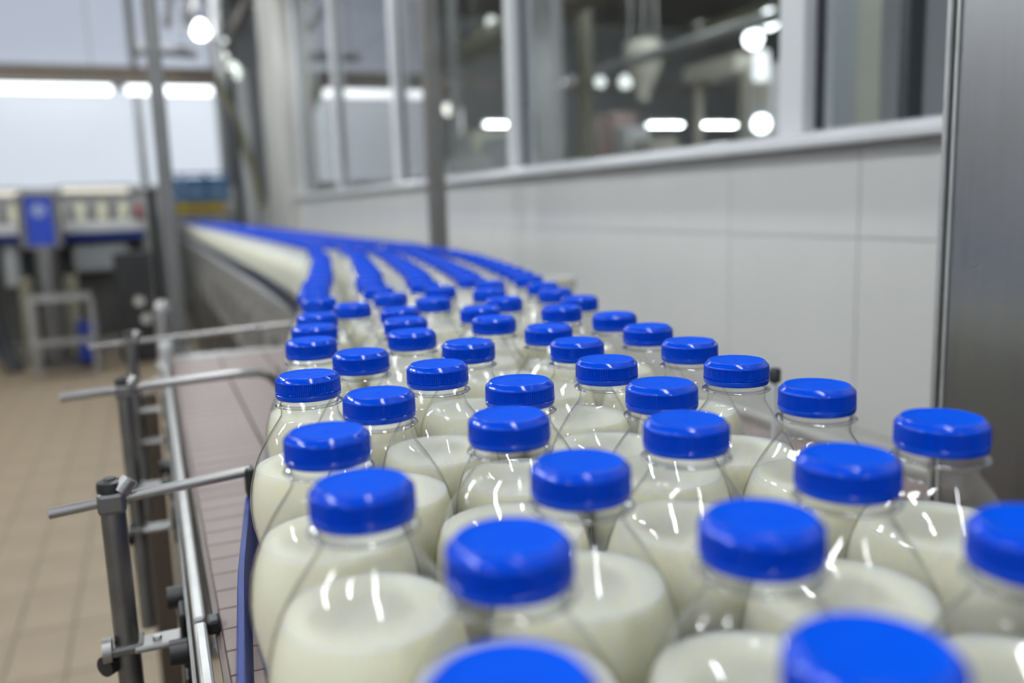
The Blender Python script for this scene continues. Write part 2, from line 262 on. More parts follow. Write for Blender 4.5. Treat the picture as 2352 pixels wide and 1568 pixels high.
FAR=[(0.4907,2.1987),(0.3845,2.2),(0.6094,2.2133),(0.5446,2.2538),(0.4384,2.2544),(0.6037,2.3085),(0.3856,2.3096),(0.4926,2.3097),(0.549,2.3624),(0.4392,2.3643),(0.604,2.417),(0.4956,2.4171),(0.3859,2.4191),(0.55,2.4713),(0.4419,2.4714),(0.388,2.5255),(0.496,2.5255),(0.604,2.5255),(0.442,2.5798),(0.55,2.5798),(0.388,2.634),(0.496,2.634),(0.604,2.634),(0.442,2.6883),(0.55,2.6883),(0.388,2.7425),(0.496,2.7425),(0.604,2.7425),(0.442,2.7968),(0.55,2.7968),(0.388,2.851),(0.496,2.851),(0.604,2.851),(0.442,2.9053),(0.55,2.9053),(0.388,2.9595),(0.496,2.9595),(0.604,2.9595),(0.442,3.0137),(0.55,3.0137),(0.388,3.068),(0.496,3.068),(0.604,3.068),(0.442,3.1223),(0.55,3.1223),(0.388,3.1765),(0.496,3.1765),(0.604,3.1765),(0.442,3.2308),(0.55,3.2308),(0.388,3.285),(0.496,3.285),(0.604,3.285),(0.442,3.3393),(0.55,3.3393),(0.388,3.3935),(0.496,3.3935),(0.604,3.3935),(0.442,3.4478),(0.55,3.4478),(0.388,3.502),(0.496,3.502),(0.604,3.502),(0.442,3.5563),(0.55,3.5563),(0.388,3.6105),(0.496,3.6105),(0.604,3.6105),(0.442,3.6648),(0.55,3.6648),(0.388,3.719),(0.496,3.719),(0.604,3.719),(0.442,3.7732),(0.55,3.7732),(0.388,3.8275),(0.496,3.8275),(0.604,3.8275),(0.442,3.8818),(0.55,3.8818),(0.388,3.936),(0.496,3.936),(0.604,3.936),(0.442,3.9903),(0.55,3.9903),(0.388,4.0445),(0.496,4.0445),(0.604,4.0445),(0.442,4.0987),(0.55,4.0987),(0.388,4.153),(0.496,4.153),(0.604,4.153),(0.442,4.2073),(0.55,4.2073),(0.388,4.2615),(0.496,4.2615),(0.604,4.2615),(0.442,4.3157),(0.55,4.3157),(0.388,4.37),(0.496,4.37),(0.604,4.37),(0.442,4.4243),(0.55,4.4243),(0.388,4.4785),(0.496,4.4785),(0.604,4.4785),(0.442,4.5328),(0.55,4.5328),(0.388,4.587),(0.496,4.587),(0.604,4.587),(0.442,4.6413),(0.55,4.6413),(0.388,4.6955),(0.496,4.6955),(0.604,4.6955),(0.442,4.7498),(0.55,4.7498),(0.388,4.804),(0.496,4.804),(0.604,4.804),(0.442,4.8582),(0.55,4.8582),(0.388,4.9125),(0.496,4.9125),(0.604,4.9125),(0.442,4.9668),(0.55,4.9668),(0.388,5.021),(0.496,5.021),(0.604,5.021),(0.442,5.0753),(0.55,5.0753),(0.388,5.1295),(0.496,5.1295),(0.604,5.1295),(0.442,5.1837),(0.55,5.1837),(0.388,5.238),(0.496,5.238),(0.604,5.238),(0.442,5.2923),(0.55,5.2923),(0.388,5.3465),(0.496,5.3465),(0.604,5.3465),(0.442,5.4008),(0.55,5.4008),(0.388,5.455),(0.496,5.455),(0.604,5.455),(0.442,5.5092),(0.55,5.5092),(0.388,5.5635),(0.496,5.5635),(0.604,5.5635),(0.442,5.6178),(0.55,5.6178),(0.388,5.672),(0.496,5.672),(0.604,5.672),(0.442,5.7263),(0.55,5.7263),(0.388,5.7805),(0.496,5.7805),(0.604,5.7805),(0.442,5.8347),(0.55,5.8347),(0.388,5.889),(0.496,5.889),(0.604,5.889),(0.442,5.9433),(0.55,5.9433),(0.388,5.9975),(0.496,5.9975),(0.604,5.9975),(0.442,6.0518),(0.55,6.0518),(0.388,6.106),(0.496,6.106),(0.604,6.106),(0.442,6.1602),(0.55,6.1602),(0.388,6.2145),(0.496,6.2145),(0.604,6.2145),(0.442,6.2687),(0.55,6.2687),(0.388,6.323),(0.496,6.323),(0.604,6.323),(0.442,6.3773),(0.55,6.3773),(0.388,6.4315),(0.496,6.4315),(0.604,6.4315),(0.442,6.4858),(0.55,6.4858),(0.388,6.54),(0.496,6.54),(0.604,6.54),(0.442,6.5942),(0.55,6.5942),(0.388,6.6485),(0.496,6.6485),(0.604,6.6485),(0.442,6.7027),(0.55,6.7027),(0.388,6.757),(0.496,6.757),(0.604,6.757),(0.442,6.8113),(0.55,6.8113),(0.388,6.8655),(0.496,6.8655),(0.604,6.8655),(0.442,6.9198),(0.55,6.9198),(0.388,6.974),(0.496,6.974),(0.604,6.974),(0.442,7.0282),(0.55,7.0282),(0.388,7.0825),(0.496,7.0825),(0.604,7.0825),(0.442,7.1368),(0.55,7.1368),(0.388,7.191),(0.496,7.191),(0.604,7.191),(0.442,7.2453),(0.55,7.2453),(0.388,7.2995),(0.496,7.2995),(0.604,7.2995),(0.442,7.3537),(0.55,7.3537),(0.388,7.408),(0.496,7.408),(0.604,7.408),(0.442,7.4623),(0.55,7.4623),(0.388,7.5165),(0.496,7.5165),(0.604,7.5165),(0.442,7.5708),(0.55,7.5708),(0.388,7.625),(0.496,7.625),(0.604,7.625),(0.442,7.6793),(0.55,7.6793),(0.388,7.7335),(0.496,7.7335),(0.604,7.7335),(0.442,7.7877),(0.55,7.7877),(0.388,7.842),(0.496,7.842),(0.604,7.842),(0.442,7.8963),(0.55,7.8963),(0.388,7.9505),(0.496,7.9505),(0.604,7.9505),(0.442,8.0048),(0.55,8.0048),(0.388,8.059),(0.496,8.059),(0.604,8.059),(0.442,8.1133),(0.55,8.1133),(0.388,8.1675),(0.496,8.1675),(0.604,8.1675),(0.442,8.2218),(0.55,8.2218),(0.388,8.276),(0.496,8.276),(0.604,8.276),(0.442,8.3302),(0.55,8.3302),(0.388,8.3845),(0.496,8.3845),(0.604,8.3845),(0.442,8.4387),(0.55,8.4387),(0.388,8.493),(0.496,8.493),(0.604,8.493),(0.442,8.5473),(0.55,8.5473),(0.388,8.6015),(0.496,8.6015),(0.604,8.6015),(0.442,8.6558),(0.55,8.6558),(0.388,8.71),(0.496,8.71),(0.604,8.71),(0.442,8.7643),(0.55,8.7643),(0.388,8.8185),(0.496,8.8185),(0.604,8.8185),(0.442,8.8727),(0.55,8.8727),(0.388,8.927),(0.496,8.927),(0.604,8.927),(0.442,8.9812),(0.55,8.9812),(0.388,9.0355),(0.496,9.0355),(0.604,9.0355),(0.442,9.0898),(0.55,9.0898),(0.388,9.144),(0.496,9.144),(0.604,9.144),(0.442,9.1982),(0.55,9.1982),(0.388,9.2525),(0.496,9.2525),(0.604,9.2525),(0.442,9.3068),(0.55,9.3068),(0.388,9.361),(0.496,9.361),(0.604,9.361),(0.442,9.4153),(0.55,9.4153),(0.388,9.4695),(0.496,9.4695),(0.604,9.4695),(0.442,9.5237),(0.55,9.5237),(0.388,9.578),(0.496,9.578),(0.604,9.578),(0.442,9.6322),(0.55,9.6322),(0.388,9.6865),(0.496,9.6865),(0.604,9.6865),(0.442,9.7408),(0.55,9.7408),(0.388,9.795),(0.496,9.795),(0.604,9.795),(0.442,9.8493),(0.55,9.8493),(0.388,9.9035),(0.496,9.9035),(0.604,9.9035),(0.442,9.9578),(0.55,9.9578),(0.388,10.012),(0.496,10.012),(0.604,10.012),(0.442,10.0663),(0.55,10.0663),(0.388,10.1205),(0.496,10.1205),(0.604,10.1205),(0.442,10.1747),(0.55,10.1747),(0.388,10.229),(0.496,10.229),(0.604,10.229),(0.442,10.2832),(0.55,10.2832),(0.388,10.3375),(0.496,10.3375),(0.604,10.3375),(0.442,10.3918),(0.55,10.3918),(0.388,10.446),(0.496,10.446),(0.604,10.446),(0.442,10.5003),(0.55,10.5003),(0.388,10.5545),(0.496,10.5545),(0.604,10.5545),(0.442,10.6088),(0.55,10.6088),(0.388,10.663),(0.496,10.663),(0.604,10.663),(0.442,10.7172),(0.55,10.7172),(0.388,10.7715),(0.496,10.7715),(0.604,10.7715),(0.442,10.8257),(0.55,10.8257),(0.388,10.88),(0.496,10.88),(0.604,10.88),(0.442,10.9342),(0.55,10.9342),(0.388,10.9885),(0.496,10.9885),(0.604,10.9885),(0.442,11.0428),(0.55,11.0428),(0.388,11.097),(0.496,11.097),(0.604,11.097),(0.442,11.1513),(0.55,11.1513),(0.388,11.2055),(0.496,11.2055),(0.604,11.2055),(0.442,11.2598),(0.55,11.2598),(0.388,11.314),(0.496,11.314),(0.604,11.314),(0.442,11.3682),(0.55,11.3682),(0.388,11.4225),(0.496,11.4225),(0.604,11.4225),(0.442,11.4767),(0.55,11.4767),(0.388,11.531),(0.496,11.531),(0.604,11.531),(0.442,11.5852),(0.55,11.5852),(0.388,11.6395),(0.496,11.6395),(0.604,11.6395),(0.442,11.6938),(0.55,11.6938),(0.388,11.748),(0.496,11.748),(0.604,11.748),(0.442,11.8023),(0.55,11.8023),(0.388,11.8565),(0.496,11.8565),(0.604,11.8565)]

H0 = .165
def shell_profile():
    P = [(31, 0), (35.2, 2.2), (37.4, 8), (37.9, 16), (37.6, 28), (36.2, 40), (34.8, 52), (34.0, 62), (34.0, 71), (34.6, 77), (35.9, 84), (37.2, 91), (37.9, 98), (38.0, 103),
         (37.5, 110), (36.3, 117), (34.4, 124), (31.6, 131), (28.4, 137), (24.8, 143), (21.4, 148), (18.4, 152.3), (16.9, 155), (16.6, 157), (16.6, 160.4), (16.7, 163.4), (16.7, 166)]
    return [(r / 1000, z / 1000) for r, z in P]
SP = shell_profile()
def rad(z):
    for (r0, z0), (r1, z1) in zip(SP, SP[1:]):
        if z0 <= z <= z1: return r0 + (r1 - r0) * (z - z0) / (z1 - z0)
    return SP[-1][0]
def milk_prof(lv, n=14):
    P = [(0, .0025), (.030, .0025)]
    zs = [.004 + (lv - .004) * i / n for i in range(n + 1)]
    P += [(rad(z) - .0011, z) for z in zs]
    r = P[-1][0]
    return P + [(r - .0012, lv - .0006), (r - .004, lv - .0009), (0, lv - .001)]
CAPP = [(0, 13.55), (1.1, 13.55), (1.3, 13.3), (9, 13.25), (15.2, 13.32), (15.75, 13.62), (16.15, 13.60), (16.4, 13.42), (18.3, 11.45), (18.62, 11.0), (18.75, 10.5), (18.75, 10.3), (18.9, 4.4), (18.9, 4.1), (18.55, 3.75), (17.2, 3.7)]
RINGP = [(17.2, 3.55), (18.7, 3.5), (19.0, 3.25), (18.95, 2.2), (18.7, .9), (18.35, .35), (17.3, .3)]
CAPP = [(r / 1000, H0 + z / 1000) for r, z in CAPP]; RINGP = [(r / 1000, H0 + z / 1000) for r, z in RINGP]
def ribs(kk, i, r): return r - (.00062 if (kk in (11, 12) and i % 3 == 0) else 0)
ME = {}
ME['shell'] = MB().lathe(SP, 56).mesh('bottle_body', M_PET, smooth=60)
ME['shell_lo'] = MB().lathe(SP[::2] + [SP[-1]], 24).mesh('bottle_body_far', M_PET, smooth=60)
def two(mb):
    top = H0 + .0132
    mb.mi = [1 if all(mb.v[i][2] > top for i in f) and min(math.hypot(mb.v[i][0], mb.v[i][1]) for i in f) < .0155 else 0 for f in mb.f]
    return mb
ME['cap'] = two(MB().lathe(CAPP, 324, radf=ribs)).mesh('cap', [M_CAP, M_CAPTOP], smooth=35)
ME['cap_lo'] = two(MB().lathe(CAPP, 40)).mesh('cap_far', [M_CAP, M_CAPTOP], smooth=35)
M_BODYFAR = mat('milky_bottle_far', (.86, .85, .70), .25, spec=.4); M_NECKFAR = mat('clear_neck_far', (.62, .63, .61), .2, spec=.5)
def farbody(mb):
    mb.mi = [1 if min(mb.v[i][2] for i in f) > .134 else 0 for f in mb.f]; return mb
ME['body_far'] = farbody(MB().lathe(SP[::2] + [SP[-1]], 20)).mesh('bottle_body_far', [M_BODYFAR, M_NECKFAR], smooth=60)
NRP = [(r / 1000, z / 1000) for r, z in ((16.75, 160.9), (18.2, 161.0), (19.5, 161.2), (19.9, 161.7), (19.5, 162.3), (18.2, 162.6), (16.75, 162.8))]
ME['neck'] = MB().lathe(NRP, 56).mesh('neck_ring', M_PETRING, smooth=60)
ME['neck_lo'] = MB().lathe(NRP, 28).mesh('neck_ring_far', M_PETRING, smooth=60)
ME['ring'] = MB().lathe(RINGP, 72).mesh('tamper_ring', M_CAP, smooth=35)
ME['ring_lo'] = MB().lathe(RINGP, 32).mesh('tamper_ring_far', M_CAP, smooth=35)
for q, lv in enumerate((.1245, .1275, .1310)):
    ME['milk%d' % q] = MB().lathe(milk_prof(lv), 48).mesh('milk', M_MILK, smooth=50)
    ME['milk_lo%d' % q] = MB().lathe(milk_prof(lv, 8), 24).mesh('milk_far', M_MILK, smooth=50)
ORD = 'first second third fourth fifth sixth seventh eighth ninth tenth eleventh twelfth thirteenth fourteenth fifteenth sixteenth seventeenth eighteenth nineteenth twentieth'.split()
ORD += ['twenty-' + o for o in ORD[:9]] + ['thirtieth'] + ['thirty-' + o for o in ORD[:9]]
count = [0]
def bottle(x, y, label, group, lo):
    count[0] += 1
    t = thing('milk_bottle', label, 'bottle', (x, y, ZB), group, rotz=random.uniform(0, 6.28))
    e = '_lo' if lo else ''
    if y < 2.17:
        sh = link('bottle_body', ME['shell' + e], t); link('neck_ring', ME['neck' + e], sh)
        link('milk', ME['milk%s%d' % (e, random.randrange(3))], t)
    else: link('bottle_body', ME['body_far'], t)
    c = link('cap', ME['cap' + e], t)
    if y < 2.17: link('tamper_ring', ME['ring' + e], c)
    return t
GN = 'milk bottles crowding the near conveyor'
railside = ['bc', '3', '2', '1', '0', 'L1a', 'L1b', 'L1c']; wallside = ['r', '7', '8', '9', '10', '11', '27', 'm', 'l', 'k', 'q', 'p']
LAB = {}
for i, q in enumerate(railside): LAB[q] = 'blue-capped milk bottle, %s from the front along the blue guide rail' % ORD[i]
for i, q in enumerate(wallside): LAB[q] = 'blue-capped milk bottle, %s from the front along the wall side of the stream' % ORD[i]
LAB.update({
 'br': 'milk bottle with the largest blurred blue cap, cut by the bottom edge of the photo',
 '4': 'blurred milk bottle whose cap sits directly behind the smaller cap cut by the bottom edge',
 '5': 'blurred milk bottle whose cap sits directly behind the largest cap at the bottom edge',
 '16': 'milk bottle wedged behind and between the two big blurred caps of the mid foreground',
 '6': 'blurred milk bottle between the bottle cut by the right edge and the wall-side second bottle',
 '12': 'mid-stream milk bottle whose cap overlaps the sharply ribbed cap right behind it',
 '13': 'sharp milk bottle with ribbed cap, its band half hidden by the cap in front',
 '14': 'sharp milk bottle one place inward from the fourth bottle along the guide rail',
 '15': 'sharp milk bottle with ribbed cap nested between the third and fourth rail-side bottles',
 '17': 'slightly blurred milk bottle one place inward from the second and third wall-side bottles',
 '18': 'sharp milk bottle one place inward from the third wall-side bottle, cap base covered in front',
 '19': 'sharp milk bottle one place inward from the fourth wall-side bottle, milk surface visible below cap',
 '20': 'milk bottle nested between the fourth and fifth bottles along the guide rail',
 '21': 'milk bottle in mid-stream, second inward from the gap between fourth and fifth rail-side bottles',
 '22': 'milk bottle one place inward from the fifth wall-side bottle',
 '23': 'milk bottle one place inward from the fifth bottle along the guide rail',
 '24': 'milk bottle one place inward from the sixth wall-side bottle',
 '25': 'milk bottle two places inward from the fifth bottle along the guide rail',
 '26': 'milk bottle one place inward from the eighth wall-side bottle, behind the seventh',
 'e': 'milk bottle one place inward from the sixth bottle along the guide rail',
 'h': 'milk bottle two places inward from the sixth bottle along the guide rail',
 'd': 'milk bottle one place inward from the seventh bottle along the guide rail',
 'a': 'lone milk bottle standing beside the gap before the eighth rail-side bottle',
 'c': 'milk bottle just in front of the middle single file of caps',
 'g': 'milk bottle two places inward from the eighth wall-side bottle',
 'f': 'milk bottle one place inward from the ninth wall-side bottle',
 'j': 'milk bottle one place inward from the tenth wall-side bottle',
 'b': 'milk bottle at the front end of the second single file from the guide rail',
 'L3e': 'milk bottle at the front end of the middle single file of caps',
 'L4e': 'milk bottle at the front end of the second single file from the wall'})
for q, (x, y) in NEAR.items(): bottle(x, y, LAB[q], GN, y > .80)
FN = ['the single file along the guide rail', 'the second single file from the guide rail', 'the middle single file of caps', 'the second single file from the wall', 'the single file along the wall side']
OFF = [8, 1, 1, 1, 12]
for q in range(5):
    for i, (x, y) in enumerate(FILES[q]):
        bottle(x, y, 'blurred milk bottle, %s from the front in %s' % (ORD[min(OFF[q] + i, 38)], FN[q]), 'milk bottles in ' + FN[q], True)
NI = 300 - count[0]
for (x, y) in FAR[:NI]:
    bottle(x, y, 'blurred blue-capped milk bottle packed on the distant stretch of the conveyor', 'milk bottles packed on the far conveyor', True)
sb = MB()
S6 = SP[::3] + [SP[-1]]; MK = milk_prof(.1355, 5); CP = [CAPP[i] for i in (0, 4, 6, 9, 13)] + RINGP[1:6:2]
for (x, y) in FAR[NI:]:
    sb.cur = 0; sb.lathe([p for p in S6 if p[1] < .14], 12, (x, y, ZB)); sb.cur = 1; sb.lathe([p for p in S6 if p[1] > .13], 12, (x, y, ZB)); sb.cur = 2; sb.lathe(CP, 14, (x, y, ZB))
if sb.v:
    so = sb.obj('milk_bottles', [M_BODYFAR, M_NECKFAR, M_CAP], smooth=60); so['kind'] = 'stuff'
    tag(so, 'mass of tiny blue-capped milk bottles at the vanishing end of the conveyor', 'bottles')
# ------------------------------------------------------------------ near conveyor (empty strip on the left, bottles on the rest)
nc = thing('conveyor', 'slatted mauve belt conveyor carrying the near bottles behind a blue guide rail', 'conveyor', (0, 0, 0))
pm = B(0, .0800, -.0153, .0153, ZB - .005, ZB).mesh('belt_plate', M_BELT)
for st in range(4):
    for j in range(72):
        link('belt_plate', pm, nc, loc=(.022 + .0826 * st, -.52 + .0318 * j + (0 if st % 2 else .0), 0), bevel=.0008)
B(.018, .352, -.55, 1.755, ZB - .012, ZB - .0055).obj('belt_bed', M_BELT, nc)
# stainless edge strip in lengths with a black joint clip
for y0, y1 in ((-.55, .583), (.589, 1.74)):
    B(.0045, .0125, y0, y1, ZB - .02, ZB + .006).obj('edge_strip', M_STEELLT, nc, bevel=.002)
B(.0127, .0215, .579, .593, ZB - .004, ZB + .006).obj('joint_clip', M_BLACK, nc, bevel=.002)
B(.0005, .003, -.55, 1.74, ZB - .11, ZB - .012).obj('side_plate', M_STEELDK, nc)
B(.352, .356, -.55, 1.74, ZB - .11, ZB - .002).obj('side_plate', M_STEELDK, nc)
MB().tube([(-.004, 1.752, ZB - .03), (.356, 1.752, ZB - .03)], .026, 18).obj('end_roller', M_STEEL, nc, smooth=40)
B(-.004, .332, 1.745, 1.83, ZB - .05, ZB - .004).obj('transfer_plate', M_STEEL, nc, bevel=.002)
for y in (-.4, 1.60):
    B(-.048, -.010, y - .06, y - .02, .0, ZB - .02).obj('leg', M_BROWN, nc, bevel=.003)
    B(.305, .345, y - .02, y + .02, .0, ZB - .1).obj('leg', M_BROWN, nc, bevel=.003)
for y in (.615, .71, 1.02, 1.10):
    MB().tube([(-.012, y, ZB - .028), (.003, y, ZB - .028)], .009, 12).obj('bolt', M_BLACK, nc, smooth=40)
# ------------------------------------------------------------------ far conveyor
fc = thing('conveyor', 'long straight conveyor packed with bottles running away along the tiled wall', 'conveyor', (0, 0, 0))
B(.36, .655, .545, 12.0, ZB - .012, ZB).obj('belt', M_BELT, fc)
B(.318, .350, 1.84, 12.0, ZB - .012, ZB + .020).obj('edge_strip', M_STEELLT, fc, bevel=.002)
B(.660, .672, .545, 12.0, ZB - .03, ZB + .010).obj('edge_strip', M_STEELLT, fc, bevel=.002)
B(.341, .347, 1.76, 12.0, ZB - .33, ZB - .03).obj('side_plate', mat('dull_steel_side', (.36, .355, .34), .45, .3, var=.12, scale=12), fc)
B(.661, .667, .545, 12.0, ZB - .20, ZB - .03).obj('side_plate', M_STEEL, fc)
for j in range(7):
    y = 1.95 + 1.45 * j
    B(.335, .375, y - .02, y + .02, 0, ZB - .3).obj('leg', M_STEELDK, fc); B(.64, .68, y - .02, y + .02, 0, ZB - .2).obj('leg', M_STEELDK, fc)
for j in range(26):
    y = 1.84 + .14 * j
    MB().tube([(.331, y, ZB - .075 - .05 * (j % 3)), (.342, y, ZB - .075 - .05 * (j % 3))], .011, 10).obj('bolt_head', M_STEELLT, fc, smooth=40)
for j in range(9):
    y = 1.9 + .42 * j
    B(.318, .341, y - .015, y + .015, ZB - .25, ZB - .11).obj('bracket', M_STEEL, fc, bevel=.003)
# ------------------------------------------------------------------ blue guide rail
pl = sorted([NEAR[q] for q in ('3', '2', '1', '0', 'L1a', 'L1b', 'L1c')] + FILES[0], key=lambda p: p[1])
path = [(.016, -.2), (.0145, .0), (.0125, .15), (.0125, .26)] + [(x - (.0495 if y < .7 else .046 if y < 1.2 else .0435), y) for x, y in pl if y > .36 and y < 2.0] + [(.3455, 2.35), (.3455, 3), (.3455, 12)]
for _ in range(3):
    path = [path[0]] + [((path[i - 1][0] + 2 * path[i][0] + path[i + 1][0]) / 4, path[i][1]) for i in range(1, len(path) - 1)] + [path[-1]]
def railx(y):
    for (x0, y0), (x1, y1) in zip(path, path[1:]):
        if y0 <= y <= y1: return x0 + (x1 - x0) * (y - y0) / (y1 - y0)
    return path[-1][0]
gr = thing('guide_rail', 'blue plastic guide rail curving along the left side of the bottles', 'rail', (0, 0, 0))
prof = [(-.005, .922), (.0, .922), (.0012, .928), (.0012, .936), (.0, .940), (.0, .962), (-.001, .9665), (-.004, .9665), (-.005, .962)]
def rail(yy, m):
    vs = []; fs = []; n = len(prof)
    for y in yy: vs += [(railx(y) + a, y, b) for a, b in prof]
    for i in range(len(yy) - 1):
        for k2 in range(n): fs.append((i * n + k2, i * n + (k2 + 1) % n, (i + 1) * n + (k2 + 1) % n, (i + 1) * n + k2))
    fs += [tuple(range(n)), tuple(range((len(yy) - 1) * n, len(yy) * n))]
    return MB().add(vs, fs).obj('rail_strip', m, gr, smooth=50)
rail([-.2 + .03 * i for i in range(65)], M_RAILBLUE)
rail([1.724 + .03 * i for i in range(22)] + [2.4, 3, 5, 8, 12], M_RAILDARK)['label'] = 'dark navy far stretch of the rail'
# far side rail
g2 = thing('guide_rail', 'guide rail between the bottles and the tiled wall', 'rail', (0, 0, 0))
B(.648, .653, 1.9, 12.0, .922, .9665).obj('rail_strip', M_RAILDARK, g2)
# ------------------------------------------------------------------ rail holders: post + rod + clamps + arms
def holder(y, zr, x_end, x_left, label, bend=False, arms=((.875, .85),)):
    t = thing('rail_holder', label, 'bracket', (-.040, y, 0), 'rail holders clamped to the near conveyor')
    px = -.040
    def L(p): return (p[0] - px, p[1] - y, p[2])
    MB().tube([L((px, y, .70)), L((px, y, zr + .006))], .0083, 20).obj('post', M_STEELDK, t, smooth=40)
    MB().lathe([(0, zr + .014), (.004, zr + .014), (.0048, zr + .0125), (.0085, zr + .0115), (.0092, zr + .009), (.0092, zr + .0045), (.0084, zr + .004)], 20).obj('post_cap', M_BLACK, t, smooth=40)
    p = [(x_left, y, zr - .0055), (x_end, y, zr + .005)] if not bend else [(x_left, y, zr - .003), (-.04, y, zr), (x_end - .05, y, zr + .004), (x_end - .02, y + .002, zr + .003), (x_end - .006, y + .006, zr - .004), (x_end + .002, y + .01, zr - .016)]
    MB().tube([L(q) for q in p], .0038 if not bend else .0052, 14).obj('rod', M_STEEL, t, smooth=40)
    B(-.0092, .0092, -.0092, .0092, zr - .011, zr + .005).obj('rod_clamp', M_STEELDK, t, bevel=.003)
    kn = MB().tube([(.006, -.004, zr + .004), (.013, -.002, zr + .012)], .006, 12).obj('clamp_knob', M_STEEL, t, smooth=40)
    xr = railx(y)
    B(x_end - px + .003, xr - px - .004, -.007, .007, zr - .013, zr + .008).obj('rail_clip', M_BLACK, t, bevel=.002)
    for za in (.872, .822):
        a = B(.005, .040, -.015, .006, za - .0045, za).obj('arm', M_STEEL, t, bevel=.0015)
        MB().lathe([(0, za + .0025), (.0028, za + .0025), (.0032, za + .0015), (.0032, za)], 6, (.020, -.005, 0)).obj('screw', M_STEELLT, a)
        B(.036, .0403, -.018, .010, za - .022, za + .020).obj('mount_block', M_BLACK, t, bevel=.003)
        MB().tube([(-.010, -.004, za - .002), (-.016, -.004, za - .002)], .009, 14).obj('clamp_knob', M_STEEL, t, smooth=40)
        MB().tube([(-.016, -.004, za - .014), (-.010, .002, za - .014)], .0075, 14).obj('clamp_bolt', M_BLACK, t, smooth=40)
        B(-.0115, .0115, -.0115, .0115, za - .006, za + .001).obj('post_clamp', M_STEELDK, t, bevel=.002)
holder(.648, .980, .0535, -.0795, 'nearest steel rail holder, thin rod and dark post beside the empty belt')
holder(1.045, .983, .125, -.104, 'middle steel rail holder, rod with a bent tip over the empty belt', bend=True)
holder(1.46, .982, .205, -.100, 'farthest steel rail holder, blurred rod in front of the grey post')
# ------------------------------------------------------------------ tall posts
po = thing('steel_post', 'tall grey steel post standing left of the far conveyor', 'post', (.052, 2.36, 0))
B(-.0175, .0175, -.0175, .0175, 0.01, 4.7).obj('shaft', M_POST, po, bevel=.004)
B(-.05, .05, -.05, .05, 0, .012).obj('foot_plate', M_STEELDK, po)
B(-.024, .024, -.024, .024, .80, .83).obj('collar', M_STEELDK, po, bevel=.003)
po = thing('steel_post', 'tall brownish steel post between the far bottles and the tiled wall', 'post', (.72, 2.25, 0))
B(-.021, .021, -.021, .021, 0.01, 4.7).obj('shaft', M_POSTBR, po, bevel=.004)
B(-.05, .05, -.05, .05, 0, .012).obj('foot_plate', M_STEELDK, po)
B(-.027, .027, -.027, .027, 1.0, 1.03).obj('collar', M_POSTBR, po, bevel=.003)
po = thing('steel_post', 'slim black post close behind the tall grey steel post', 'post', (.017, 2.62, 0))
B(-.010, .010, -.010, .010, .01, 1.24).obj('shaft', M_BLACK, po, bevel=.003); B(-.03, .03, -.03, .03, 0, .012).obj('foot_plate', M_BLACK, po)
sn = thing('sensor', 'small pale sensor with rounded head at the end of the empty belt', 'sensor', (.012, 1.70, 0))
MB().lathe([(0, .945), (.008, .945), (.012, .94), (.0125, .93), (.010, .918), (.006, .912), (.006, .88), (0, .88)], 20).obj('head', M_WHITE, sn, smooth=50)
B(-.006, .004, -.008, .002, .80, .885).obj('bracket', M_STEELLT, sn, bevel=.001)
MB().lathe([(0, .012), (.007, .012), (.009, .008), (.009, 0), (0, 0)], 14, (-.02, -.05, .872)).obj('thumb_nut', M_CREAM, sn, smooth=50)
cv = thing('drive_cover', 'pale rounded steel cover standing behind the end of the empty belt', 'cover', (.014, 2.02, 0))
MB().lathe([(0, .99), (.010, .988), (.017, .98), (.018, .96), (.018, .5), (0, .5)], 20).obj('sleeve', M_STEEL, cv, smooth=50)
B(-.02, .02, -.02, .02, 0, .5).obj('stand', M_STEELDK, cv)
# ------------------------------------------------------------------ stainless cabinet at the right
cb = thing('steel_cabinet', 'tall brushed stainless steel cabinet at the right edge of the photo', 'cabinet', (.60, .53, 0))
B(0, .34, -1.4, -.0045, .10, 2.2).obj('body', M_PANEL, cb, bevel=.003)
B(-.004, .02, -.004, .0, .10, 2.2)  .obj('corner_edge', M_STEELLT, cb, bevel=.003)
B(-.003, .0, -.0115, -.0085, .10, 2.2).obj('edge_fold', M_STEELLT, cb, bevel=.0015)
B(.02, .32, -1.36, -.05, .0, .10).obj('plinth', M_STEELDK, cb)
# bits at the wall side of the conveyor
bk = thing('rail_bracket', 'pale bracket on the wall side behind the blurred row of caps', 'bracket', (.70, 1.49, 0))
B(-.035, .035, -.02, .02, ZB - .02, 1.03).obj('plate', M_CREAM, bk, bevel=.006); MB().tube([(-.04, 0, 1.02), (.04, 0, 1.02)], .014, 12).obj('rod', M_LGREY, bk, smooth=40)
bk = thing('rail_bracket', 'small black bracket peeking out between two sharp wall-side caps', 'bracket', (.50, .61, 0))
MB().tube([(0, 0, .904), (0, 0, 1.008)], .0025, 10).obj('stem', M_WHITE, bk, smooth=40); MB().lathe([(0, 1.022), (.004, 1.022), (.0055, 1.020), (.0055, 1.010), (0, 1.008)], 12).obj('knob', M_BLACK, bk, smooth=40); B(-.015, .015, -.015, .015, .9002, .904).obj('foot_plate', M_STEELLT, bk)
